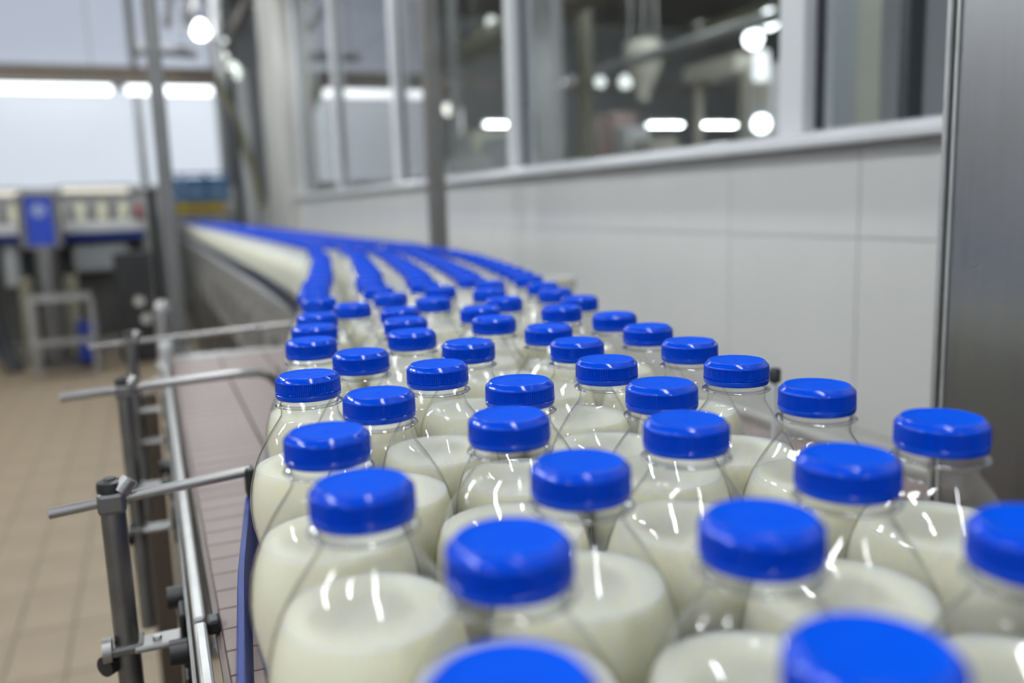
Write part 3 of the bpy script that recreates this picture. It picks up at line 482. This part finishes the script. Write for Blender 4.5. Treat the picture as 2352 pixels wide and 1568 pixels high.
# ------------------------------------------------------------------ machines at the far left (cross line about y = 7.6)
Y = 7.6
xb = thing('overhead_beam', 'brown-grey overhead beam crossing in front of the far windows', 'beam', (0, Y, 0))
B(-4.5, .62, -.05, .05, 2.19, 2.285).obj('beam', M_BROWN, xb, bevel=.006)
B(-4.5, .62, -.07, .07, 2.285, 2.30).obj('top_flange', M_POSTBR, xb); B(-4.5, .62, -.07, .07, 2.175, 2.19).obj('bottom_flange', M_POSTBR, xb)
B(.70, .76, -.03, .03, 0, 2.3).obj('support_post', M_BLACK, xb)
MB().tube([(.62, 0, 2.2), (.74, 0, 1.95), (.86, 0, 1.45), (.90, 0, 1.2)], .035, 10).obj('brace', M_OLIVE, xb, smooth=40)
YM = 8.15
fm = thing('filling_machine', 'long stainless filling machine crossing the hall below the far windows', 'machine', (0, YM, 0))
B(-4.4, .0, -.05, .55, 1.035, 1.13).obj('side_rail', M_STEELLT, fm, bevel=.01)
B(-4.4, -.02, -.03, .52, .975, 1.034).obj('navy_band', M_RAILBLUE, fm)
B(-4.4, .02, .25, .62, 1.131, 1.36).obj('back_housing', M_LGREY, fm, bevel=.02)
B(-4.4, .06, .20, .66, 1.36, 1.42).obj('hood', M_STEEL, fm, bevel=.02)
B(-4.4, -.04, .22, .5, .12, .974).obj('base_cabinet', M_GREYDK, fm, bevel=.01)
for j in range(5): B(-3.9 + .78 * j, -3.82 + .78 * j, .10, .2, .0, .974).obj('leg', M_STEELDK, fm)
B(-.60, -.16, .02, .42, .70, .93).obj('drive_motor', M_GREY, fm, bevel=.03)
MB().tube([(-1.05, .1, .62), (-1.05, .1, .95)], .07, 16).obj('pump', M_LGREY, fm, smooth=40)
MB().tube([(-.78, .05, .60), (-.78, .05, .93)], .085, 16).obj('pump', M_STEEL, fm, smooth=40)
for j in range(18):
    t = thing('milk_bottle', 'small pale bottle in the row riding the filling machine', 'bottle', (-3.0 + .166 * j, YM + .12, 1.1305), 'bottles on the filling machine')
    MB().lathe([(.03, 0), (.037, .01), (.037, .11), (.02, .15), (.015, .165), (0, .165)], 12).obj('bottle_body', M_MILK, t, smooth=50); MB().lathe([(.019, .165), (.019, .18), (0, .18)], 12).obj('cap', M_CREAM, t, smooth=50)
st = thing('glow_strip', 'warm white reflections above the filling machine bottles, made as a glowing strip', 'lamp', (-.62, YM - .02, 1.43))  # glowing strip stands in for a row of warm reflections
MB().tube([(0, 0, -.045), (.50, 0, -.052)], .022, 10).obj('tube', M_WARMREFL, st, smooth=40); B(-.03, .54, -.02, .02, -.02, .0).obj('housing', M_LGREY, st)
st = thing('glow_strip', 'short glowing strip made for warm reflections at the left edge of the photo', 'lamp', (-1.06, YM - .02, 1.42))  # more of the warm reflections, again put in as a glowing strip
MB().tube([(-.3, 0, -.045), (.12, 0, -.05)], .022, 10).obj('tube', M_WARMREFL, st, smooth=40); B(-.34, .15, -.02, .02, -.02, .0).obj('housing', M_LGREY, st)
cp = thing('control_panel', 'blue control panel in a dark frame on a pedestal before the filling machine', 'panel', (-.765, Y + .12, 0))
MB().box(-.15, -.095, -.05, .05, .93, 1.36).box(.095, .15, -.05, .05, .93, 1.36).box(-.095, .095, -.05, .05, 1.335, 1.36).box(-.095, .095, -.05, .05, .93, .955).obj('frame', M_STEELDK, cp, bevel=.01)
B(-.094, .094, -.03, .04, .956, 1.334).obj('blue_face', M_SIGN, cp)
MB().tube([(0, -.033, 1.225), (0, -.029, 1.225)], .055, 24).obj('round_emblem', mat('emblem_paint', (.22, .27, .48), .4, var=.1), cp)
B(-.05, .05, -.04, .04, .02, .93).obj('pedestal', M_STEELDK, cp, bevel=.01); B(-.16, .16, -.15, .15, 0, .02).obj('foot_plate', M_STEELDK, cp)
sl = thing('step_stool', 'grey steel step stool under the control panel', 'stool', (-.645, Y - .30, 0))
B(-.21, .21, -.15, .15, .56, .60).obj('top_step', M_STEEL, sl, bevel=.005); B(-.21, .21, -.30, -.10, .26, .29).obj('lower_step', M_STEEL, sl, bevel=.005)
for a in (-.2, .2):
    for b in (-.13, .13): B(a - .012, a + .012, b - .012, b + .012, 0, .56).obj('leg', M_STEEL, sl)
bb = thing('blue_box', 'blue plastic box on the floor behind the step stool', 'box', (-.51, Y + .02, 0))
B(-.07, .07, -.1, .1, .04, .32).obj('body', M_SIGN, bb, bevel=.015); B(-.08, .08, -.11, .11, .32, .34).obj('lid', M_SIGN, bb, bevel=.005); B(-.06, .06, -.08, .08, 0, .04).obj('base', M_BLACK, bb)
bc_ = thing('black_cabinet', 'black cabinet between the filling machine and the tall grey post', 'cabinet', (-.13, Y - .02, 0))
B(-.14, .14, -.15, .15, .05, .88).obj('body', M_BLACK, bc_, bevel=.01); B(-.12, .12, -.13, .13, 0, .05).obj('plinth', M_BLACK, bc_); B(.10, .115, -.165, -.15, .4, .55).obj('handle', M_STEELDK, bc_)
for q, (x, z, lab) in enumerate(((-.19, .50, 'round cream gauge low on the black cabinet front'), (-.15, .36, 'lower round cream gauge on the black cabinet front'))):
    t = thing('gauge', lab, 'gauge', (x + .08, Y - .195, z)); MB().tube([(0, .012, 0), (0, -.02, 0)], .035, 18).obj('dial', M_CREAM, t, smooth=40); MB().tube([(0, -.022, 0), (0, -.019, 0)], .026, 18).obj('face', M_WHITE, t)
ck = thing('cable_bundle', 'dark cables hanging to the floor at the left edge of the photo', 'cable', (-1.16, Y + .1, 0))
for j in range(3): MB().tube([(-.05 + .05 * j, 0, .9), (-.02 + .05 * j, -.05, .5), (.03 + .04 * j, -.1, .15), (.10 + .04 * j, -.2, .02)], .022, 8).obj('cable', M_BLACK, ck, smooth=50)
for x, lab in ((-.95, 'cream upright of the filling machine near the left edge'), (-.62, 'cream upright of the filling machine behind the step stool')):
    t = thing('machine_upright', lab, 'post', (x, YM - .14, 0)); B(-.05, .05, -.05, .05, .0, .70).obj('shaft', mat('dull_cream_paint', (.30, .28, .20), .5, var=.1), t, bevel=.01); B(-.09, .09, -.08, .08, .0, .03).obj('foot_plate', M_STEELDK, t)
rd = thing('indicator_light', 'small red light on the machine beside the tall grey post', 'light', (-.05, YM - .11, 1.16)); MB().lathe([(0, .10), (.02, .10), (.03, .08), (.03, 0), (0, 0)], 14).obj('dome', M_RED, rd, smooth=40); B(-.035, .035, -.035, .035, -.03, 0).obj('base', M_BLACK, rd)
# crates at the end of the conveyor
for j in range(3):
    for i in range(2):
        t = thing('crate', 'blue crate, %s column, %s layer of the distant stack over the conveyor end' % (('leftmost', 'middle', 'rightmost')[j], ('lower', 'upper')[i]), 'crate', (.30 + .26 * j, 11.2, 1.30 + .17 * i), 'blue crates at the end of the conveyor')
        MB().box(-.12, .12, -.16, .16, 0, .015).box(-.12, -.105, -.16, .16, .015, .165).box(.105, .12, -.16, .16, .015, .165).box(-.105, .105, -.16, -.145, .015, .10).box(-.105, .105, .145, .16, .015, .10).obj('shell', M_CRATEB, t)
        B(-.105, .105, -.16, -.145, .135, .165).obj('handle_bar', M_CRATEB, t)
    if j < 2:
        t = thing('crate', '%s low yellow crate under the distant blue crates' % ('leftmost', 'rightmost')[j], 'crate', (.36 + .35 * j, 11.2, 1.155), 'yellow crates at the end of the conveyor')
        MB().box(-.17, .17, -.16, .16, 0, .015).box(-.17, -.155, -.16, .16, .015, .144).box(.155, .17, -.16, .16, .015, .144).box(-.155, .155, -.16, -.145, .015, .144).box(-.155, .155, .145, .16, .015, .144).obj('shell', M_CRATEY, t)
tb = thing('crate_stand', 'dark stand carrying the crates over the conveyor end', 'stand', (.56, 11.2, 0))
B(-.42, .42, -.22, .22, 1.13, 1.154).obj('top', M_STEELDK, tb); B(-.40, .40, .16, .20, .5, .54).obj('cross_bar', M_STEELDK, tb)
for a in (-.40, .40): B(a - .02, a + .02, -.18, .18, 0, 1.13).obj('side_leg', M_STEELDK, tb)
# pendant bulbs and pipes under the ceiling
def pend(x, y, z, r, h, m, lab):
    t = thing('pendant_lamp', lab, 'lamp', (x, y, z), 'pendant lamps over the conveyor end')
    MB().lathe([(0, -h), (r * .6, -h * .95), (r, -h * .6), (r * .9, -h * .25), (r * .5, h * .25), (r * .35, h * .4), (0, h * .42)], 18).obj('bulb', m, t, smooth=60)
    MB().lathe([(r * .4, h * .38), (r * .45, h * .7), (r * .2, h * .8), (0, h * .8)], 14).obj('socket', M_GREY, t, smooth=50); MB().tube([(0, 0, h * .8), (0, 0, 4.7 - z)], .006, 6).obj('cord', M_BLACK, t)
pend(.63, 9.0, 2.90, .075, .12, M_BULB, 'brightest pear-shaped pendant lamp beside the tall shiny pipe')
pend(.86, 8.7, 2.47, .07, .09, M_BULBDIM, 'dim pale pendant lamp just right of the shiny pipe')
pend(.842, 9.3, 2.70, .05, .06, M_BULBDIM, 'smallest dim pendant lamp above the dim pale one')
pend(.66, 8.8, 2.46, .03, .03, M_BULBPEACH, 'tiny peach-coloured bulb under the shiny pipe')
pend(.76, 8.2, 2.64, .025, .025, M_BULBDIM, 'tiny grey bulb right of the shiny pipe')
pend(.83, 8.3, 2.44, .06, .07, M_BULBDIM, 'pale round pendant lamp next to the pale column')
def pipe(path, r, m, lab, name='pipe', fl=True):
    t = thing(name, lab, 'pipe', path[0]); o = Vector(path[0])
    MB().tube([Vector(p) - o for p in path], r, 14).obj('run', m, t, smooth=40)
    if fl:
        a, b = Vector(path[0]), Vector(path[1]); d = (b - a).normalized()
        MB().tube([d * .30, d * .34], r * 1.35, 14).obj('flange', M_STEELDK, t, smooth=40)
    if abs(path[0][2] - path[-1][2]) < .5:
        for q in (.2, .8):
            p = o.lerp(Vector(path[-1]), q) - o; MB().tube([p + Vector((0, 0, r)), p + Vector((0, 0, 4.7 - path[0][2]))], .006, 6).obj('hanger', M_STEELDK, t)
    return t
pipe([(.775, 9.0, 2.45), (.775, 9.0, 4.7)], .045, M_WHITE, 'bright vertical steel pipe hanging beside the brightest pendant lamp')
pipe([(.55, 8.6, 2.58), (.3, 8.6, 2.60), (.05, 8.6, 2.60)], .05, M_GREY, 'grey horizontal pipe below the pendant lamps')
pipe([(.55, 9.6, 3.05), (.55, 6.0, 3.05), (.55, 3.0, 3.05)], .05, M_STEEL, 'steel pipe running straight above the conveyor')
pipe([(.945, 10.5, 2.9), (.945, 8.6, 2.9), (.945, 7.5, 2.9)], .045, M_BROWN, 'brown pipe running along under the ceiling near the glass')
pipe([(.36, 9.6, 3.0), (.36, 6.5, 3.0), (.36, 3.0, 3.0)], .035, M_LGREY, 'thin pale pipe running above the left edge of the conveyor')
pipe([(.3, 10.2, 3.5), (.98, 10.2, 3.5)], .09, M_GREY, 'thick grey pipe stub under the ceiling beside the glass')
for j in range(3):
    t = thing('ceiling_beam', '%s dark beam crossing under the hall ceiling' % ('nearest', 'middle', 'farthest')[j], 'beam', (-3, 5.2 + 2.3 * j, 4.1), 'dark beams under the hall ceiling')
    B(-4, 3.98, -.07, .07, .10, .5).obj('web', M_OLIVE, t); B(-4, 3.98, -.12, .12, .0, .10).obj('flange', M_OLIVE, t)
cl = thing('cladding_panel', 'pale slim panel standing behind the slanted brace at the conveyor end', 'panel', (1.02, 9.6, 0)); B(-.06, .06, -.05, .05, 0, 2.6).obj('board', M_LGREY, cl, bevel=.01); B(-.09, .09, -.08, .08, 0, .04).obj('foot', M_GREY, cl)
# ------------------------------------------------------------------ the room behind the glass
for x0, x1, lab in ((5.09, 5.76, 'leftmost'), (8.11, 8.80, 'second rightmost'), (9.20, 9.93, 'rightmost long')):
    lamp((x0 + x1) / 2, 13.3, 2.40, x1 - x0, '%s bright tube lamp low in the room behind the glass' % lab, axis='x', mtube=M_TUBEFAR, n=2, group='tube lamps behind the glass')
def ball(x, y, z, r, m, lab):
    t = thing('globe_lamp', lab, 'lamp', (x, y, z), 'globe lamps behind the glass')
    MB().lathe([(0, -r), (r * .7, -r * .7), (r, 0), (r * .7, r * .7), (r * .3, r * .95), (0, r)], 16).obj('globe', m, t, smooth=60); MB().tube([(0, 0, r), (0, 0, 4.7 - z)], .01, 6).obj('stem', M_BLACK, t); MB().lathe([(r * .35, r * .85), (r * .4, r * 1.2), (0, r * 1.25)], 12).obj('collar', M_GREY, t)
M_GB = glow('globe_glass', (.93, .98, 1.), 7.); M_GD = glow('globe_glass_dim', (.86, .93, .9), 1.8)
ball(5.90, 13.4, 2.40, .09, M_GB, 'globe lamp right of the leftmost tube lamp behind the glass')
ball(7.9, 10.0, 2.12, .12, M_GB, 'large globe lamp just left of the white window mullion, low')
ball(5.78, 12.0, 2.90, .10, M_GB, 'bright globe lamp beside the olive column behind the glass')
ball(6.44, 11.9, 2.90, .08, M_GD, 'dim globe lamp right of the olive column behind the glass')
ball(6.84, 11.84, 2.90, .10, M_GD, 'second dim globe lamp right of the olive column behind the glass')
ball(5.72, 14.4, 4.2, .10, M_GD, 'high dim globe lamp under the dark ceiling behind the glass')
ball(7.70, 9.6, 3.4, .13, M_GB, 'high bright globe lamp beside the white window mullion')
ball(7.44, 9.6, 3.15, .12, M_GB, 'bright globe lamp just below the high one by the mullion')
t = thing('wall_lamp', 'tall bright white lamp box hanging near the white window mullion', 'lamp', (7.42, 9.4, 2.85), None); B(-.09, .09, -.05, .05, -.25, .12).obj('diffuser', glow('lamp_box_glass', (.95, .98, 1.), 1.4), t, bevel=.02); B(-.1, .1, .05, .07, -.27, .15).obj('back_plate', M_WHITE, t)
for x, y, wd, m, lab in ((5.0, 9.62, .15, M_OLIVE, 'olive steel column standing behind the glass'), (3.4, 9.8, .10, M_GREY, 'slim grey column far behind the glass'), (9.4, 9.9, .18, M_OLIVE, 'second olive column deep behind the glass')):
    t = thing('steel_column', lab, 'column', (x, y, 0)); B(-wd / 2, wd / 2, -wd / 2, wd / 2, .02, 4.7).obj('shaft', m, t, bevel=.01); B(-wd, wd, -wd, wd, 0, .02).obj('foot_plate', M_STEELDK, t)
t = thing('tall_cabinet', 'tall flat plain grey cabinet right behind the glass and the white mullion', 'cabinet', (2.54, 5.54, 0)); B(-.04, .04, -.28, .28, .08, 3.0).obj('body', M_LGREY, t, bevel=.01); B(-.06, .06, -.27, .27, 0, .08).obj('plinth', M_GREY, t); B(-.05, -.04, -.02, -.005, 1.5, 1.75).obj('handle', M_STEELDK, t)
t = thing('tall_cabinet', 'smooth blue-grey cabinet behind the pane next to the steel cabinet', 'cabinet', (1.78, 1.74, 0)); B(-.18, .18, -.145, .145, .08, 2.3).obj('body', mat('blue_grey_paint', (.30, .315, .325), .35, var=.04, scale=4), t, bevel=.01); B(-.16, .16, -.13, .13, 0, .08).obj('plinth', M_GREY, t)
B(-.186, -.18, -.145, -.075, .08, 2.3).obj('edge_fold', mat('greige_paint', (.40, .39, .33), .4, var=.04), t)
t = thing('dark_cabinet', 'dark machine cabinet glimpsed through the last sliver of glass by the steel cabinet', 'cabinet', (2.42, 2.02, 0)); B(-.2, .2, -.19, .19, .08, 2.4).obj('body', M_GREYDK, t, bevel=.01); B(-.18, .18, -.17, .17, 0, .08).obj('plinth', M_BLACK, t)
MB().tube([(-.215, -.02, 1.52), (-.215, .08, 1.46)], .016, 10).obj('handle', M_LGREY, t, smooth=40); MB().tube([(-.215, .03, 1.70), (-.205, .03, 1.70)], .03, 14).obj('dial', M_GREY, t, smooth=40)
for x, y0, y1, zz, r, m, lab in ((4.3, 13.2, 4.5, 3.25, .17, M_OLIVE, 'broad olive duct running under the ceiling behind the glass'), (6.1, 13.2, 5.0, 2.95, .07, M_GREY, 'grey pipe below the olive duct behind the glass'), (2.55, 13.0, 4.5, 3.1, .09, M_POSTBR, 'brownish pipe nearest the glass under the ceiling'), (8.35, 12.4, 6.0, 3.7, .14, M_OLIVE, 'second olive duct deeper behind the glass')):
    pipe([(x, y0, zz), (x, (y0 + y1) / 2, zz), (x, y1, zz)], r, m, lab)
for q, (x, y, r, z1, lab) in enumerate(((8.0, 13.9, .45, 2.05, 'stainless tank behind the glass under the tube lamps'), (10.6, 10.6, .5, 2.0, 'larger stainless tank beside the mullion behind the glass'), (3.0, 14.6, .4, 1.9, 'pale tank at the far end behind the glass'))):
    t = thing('steel_tank', lab, 'tank', (x, y, 0)); MB().lathe([(0, z1), (r * .5, z1 - .03), (r * .92, z1 - .13), (r, z1 - .25), (r, .55), (r * .85, .42), (0, .35)], 32).obj('vessel', M_STEEL, t, smooth=50)
    for a in range(3): MB().tube([(r * .75 * math.cos(a * 2.1), r * .75 * math.sin(a * 2.1), 0), (r * .75 * math.cos(a * 2.1), r * .75 * math.sin(a * 2.1), .55)], .03, 10).obj('leg', M_STEELDK, t)
    MB().tube([(0, 0, z1 - .02), (0, 0, z1 + .25)], .05, 12).obj('inlet', M_STEELLT, t, smooth=40)
    for zz in (.8, z1 - .4): MB().lathe([(r + .001, zz), (r + .012, zz + .005), (r + .012, zz + .035), (r + .001, zz + .04)], 32).obj('band', M_STEELLT, t, smooth=40)
for (x, y, sy, sz, z, m, lab) in ((6.5, 11.75, .95, .65, 1.75, M_PINK, 'pinkish carton on the rack right of the olive column'), (6.5, 11.08, .30, .42, 1.75, M_WHITE, 'white carton on the rack behind the glass'), (6.5, 10.5, .55, .20, 1.75, M_CREAM, 'low cream carton at the end of the rack behind the glass')):
    t = thing('carton', lab, 'box', (x, y, z), 'cartons behind the glass'); B(-.2, .2, -sy / 2, sy / 2, 0, sz).obj('body', m, t, bevel=.01); B(-.202, .202, -.03, .03, .002, sz + .001).obj('tape', M_LGREY, t)
t = thing('rack', 'steel rack carrying cartons behind the glass', 'rack', (6.5, 11.3, 0)); B(-.25, .25, -1.15, 1.05, 1.71, 1.749).obj('shelf', M_STEEL, t); B(-.25, .25, -1.15, 1.05, .9, .94).obj('shelf', M_STEEL, t)
for a in (-.23, .23):
    for b in (-1.1, 1.0): B(a - .02, a + .02, b - .02, b + .02, 0, 1.71).obj('upright', M_STEELDK, t)
for (x, y, wx, wy, h, m, lab) in ((4.5, 10.75, .25, .45, 2.0, 'teal', 'pale teal equipment cabinet just right of the brownish post behind the glass'), (4.5, 11.9, .3, .5, 2.15, 'cream', 'pale cream equipment cabinet left of the teal one behind the glass'), (3.2, 9.0, .2, .3, 1.66, 'grey', 'slim grey switch cabinet beside the brownish post behind the glass')):
    t = thing('equipment_cabinet', lab, 'cabinet', (x, y, 0)); mm = {'teal': mat('pale_teal_paint', (.40, .47, .47), .35, var=.05), 'cream': M_CREAM, 'grey': M_LGREY}[m]
    B(-wx, wx, -wy, wy, .08, h).obj('body', mm, t, bevel=.01); B(-wx + .02, wx - .02, -wy + .02, wy - .02, 0, .08).obj('plinth', M_GREYDK, t); B(-wx - .008, -wx, -wy + .05, wy - .05, h - .5, h - .08).obj('door_panel', M_WHITE, t); B(-wx - .02, -wx - .008, wy - .12, wy - .09, h - .4, h - .2).obj('handle', M_STEELDK, t)
t = thing('glow_strip', 'upright pale strip lamp just right of the brownish post behind the glass', 'lamp', (4.5, 12.75, 2.2)); MB().tube([(0, 0, -.25), (0, 0, .38)], .035, 10).obj('tube', glow('upright_strip_glass', (1., .98, .93), 1.1), t, smooth=40); B(-.03, .03, .03, .06, -.3, .42).obj('back_plate', M_LGREY, t); B(-.02, .02, .06, .09, -2.2, .42).obj('stand', M_GREY, t)
t = thing('globe_lamp', 'warm white lamp at the top of the upright strip behind the glass', 'lamp', (4.5, 13.2, 2.62), 'globe lamps behind the glass'); MB().lathe([(0, -.1), (.09, -.06), (.11, 0), (.09, .07), (0, .1)], 14).obj('globe', glow('warm_globe', (1., .97, .9), 3.), t, smooth=50); MB().tube([(0, 0, .1), (0, 0, 4.7 - 2.62)], .01, 6).obj('stem', M_BLACK, t)
t = thing('warning_plate', 'small orange plate high behind the glass right of the brownish post', 'sign', (4.5, 13.6, 2.98)); B(-.01, .01, -.16, .16, -.06, .06).obj('plate', mat('orange_paint', (.55, .25, .10), .5, var=.1), t); MB().tube([(0, 0, .06), (0, 0, 4.7 - 2.98)], .01, 6).obj('hanger', M_BLACK, t)
t = thing('gantry', 'cream gantry with a bright deck high behind the glass by the mullion', 'gantry', (8.5, 11.75, 0))
for b in (-.6, .6): B(-.05, .05, b - .05, b + .05, 0, 2.98).obj('upright', M_CREAM, t)
B(-.25, .25, -.68, .68, 2.98, 3.24).obj('deck', M_CREAM, t, bevel=.02)
t = thing('tall_cabinet', 'white upright cabinet between the cream gantry and the white mullion', 'cabinet', (8.6, 10.7, 0)); B(-.2, .2, -.28, .28, .1, 3.02).obj('body', M_WHITE, t, bevel=.01); B(-.18, .18, -.26, .26, 0, .1).obj('plinth', M_GREY, t); B(-.205, -.2, -.2, .2, 2.45, 2.9).obj('door_panel', M_CREAM, t)
t = thing('hopper', 'cream hopper hanging above the cartons behind the glass', 'hopper', (6.55, 10.85, 0)); MB().lathe([(0, 3.3), (.26, 3.3), (.26, 2.95), (.08, 2.6), (.08, 2.5), (0, 2.5)], 20).obj('cone', M_CREAM, t, smooth=40)
for a in range(3): MB().tube([(.2 * math.cos(a * 2.1), .2 * math.sin(a * 2.1), 3.3), (.2 * math.cos(a * 2.1), .2 * math.sin(a * 2.1), 4.7)], .02, 8).obj('hanger', M_STEELDK, t)
print('individual bottles', count[0])
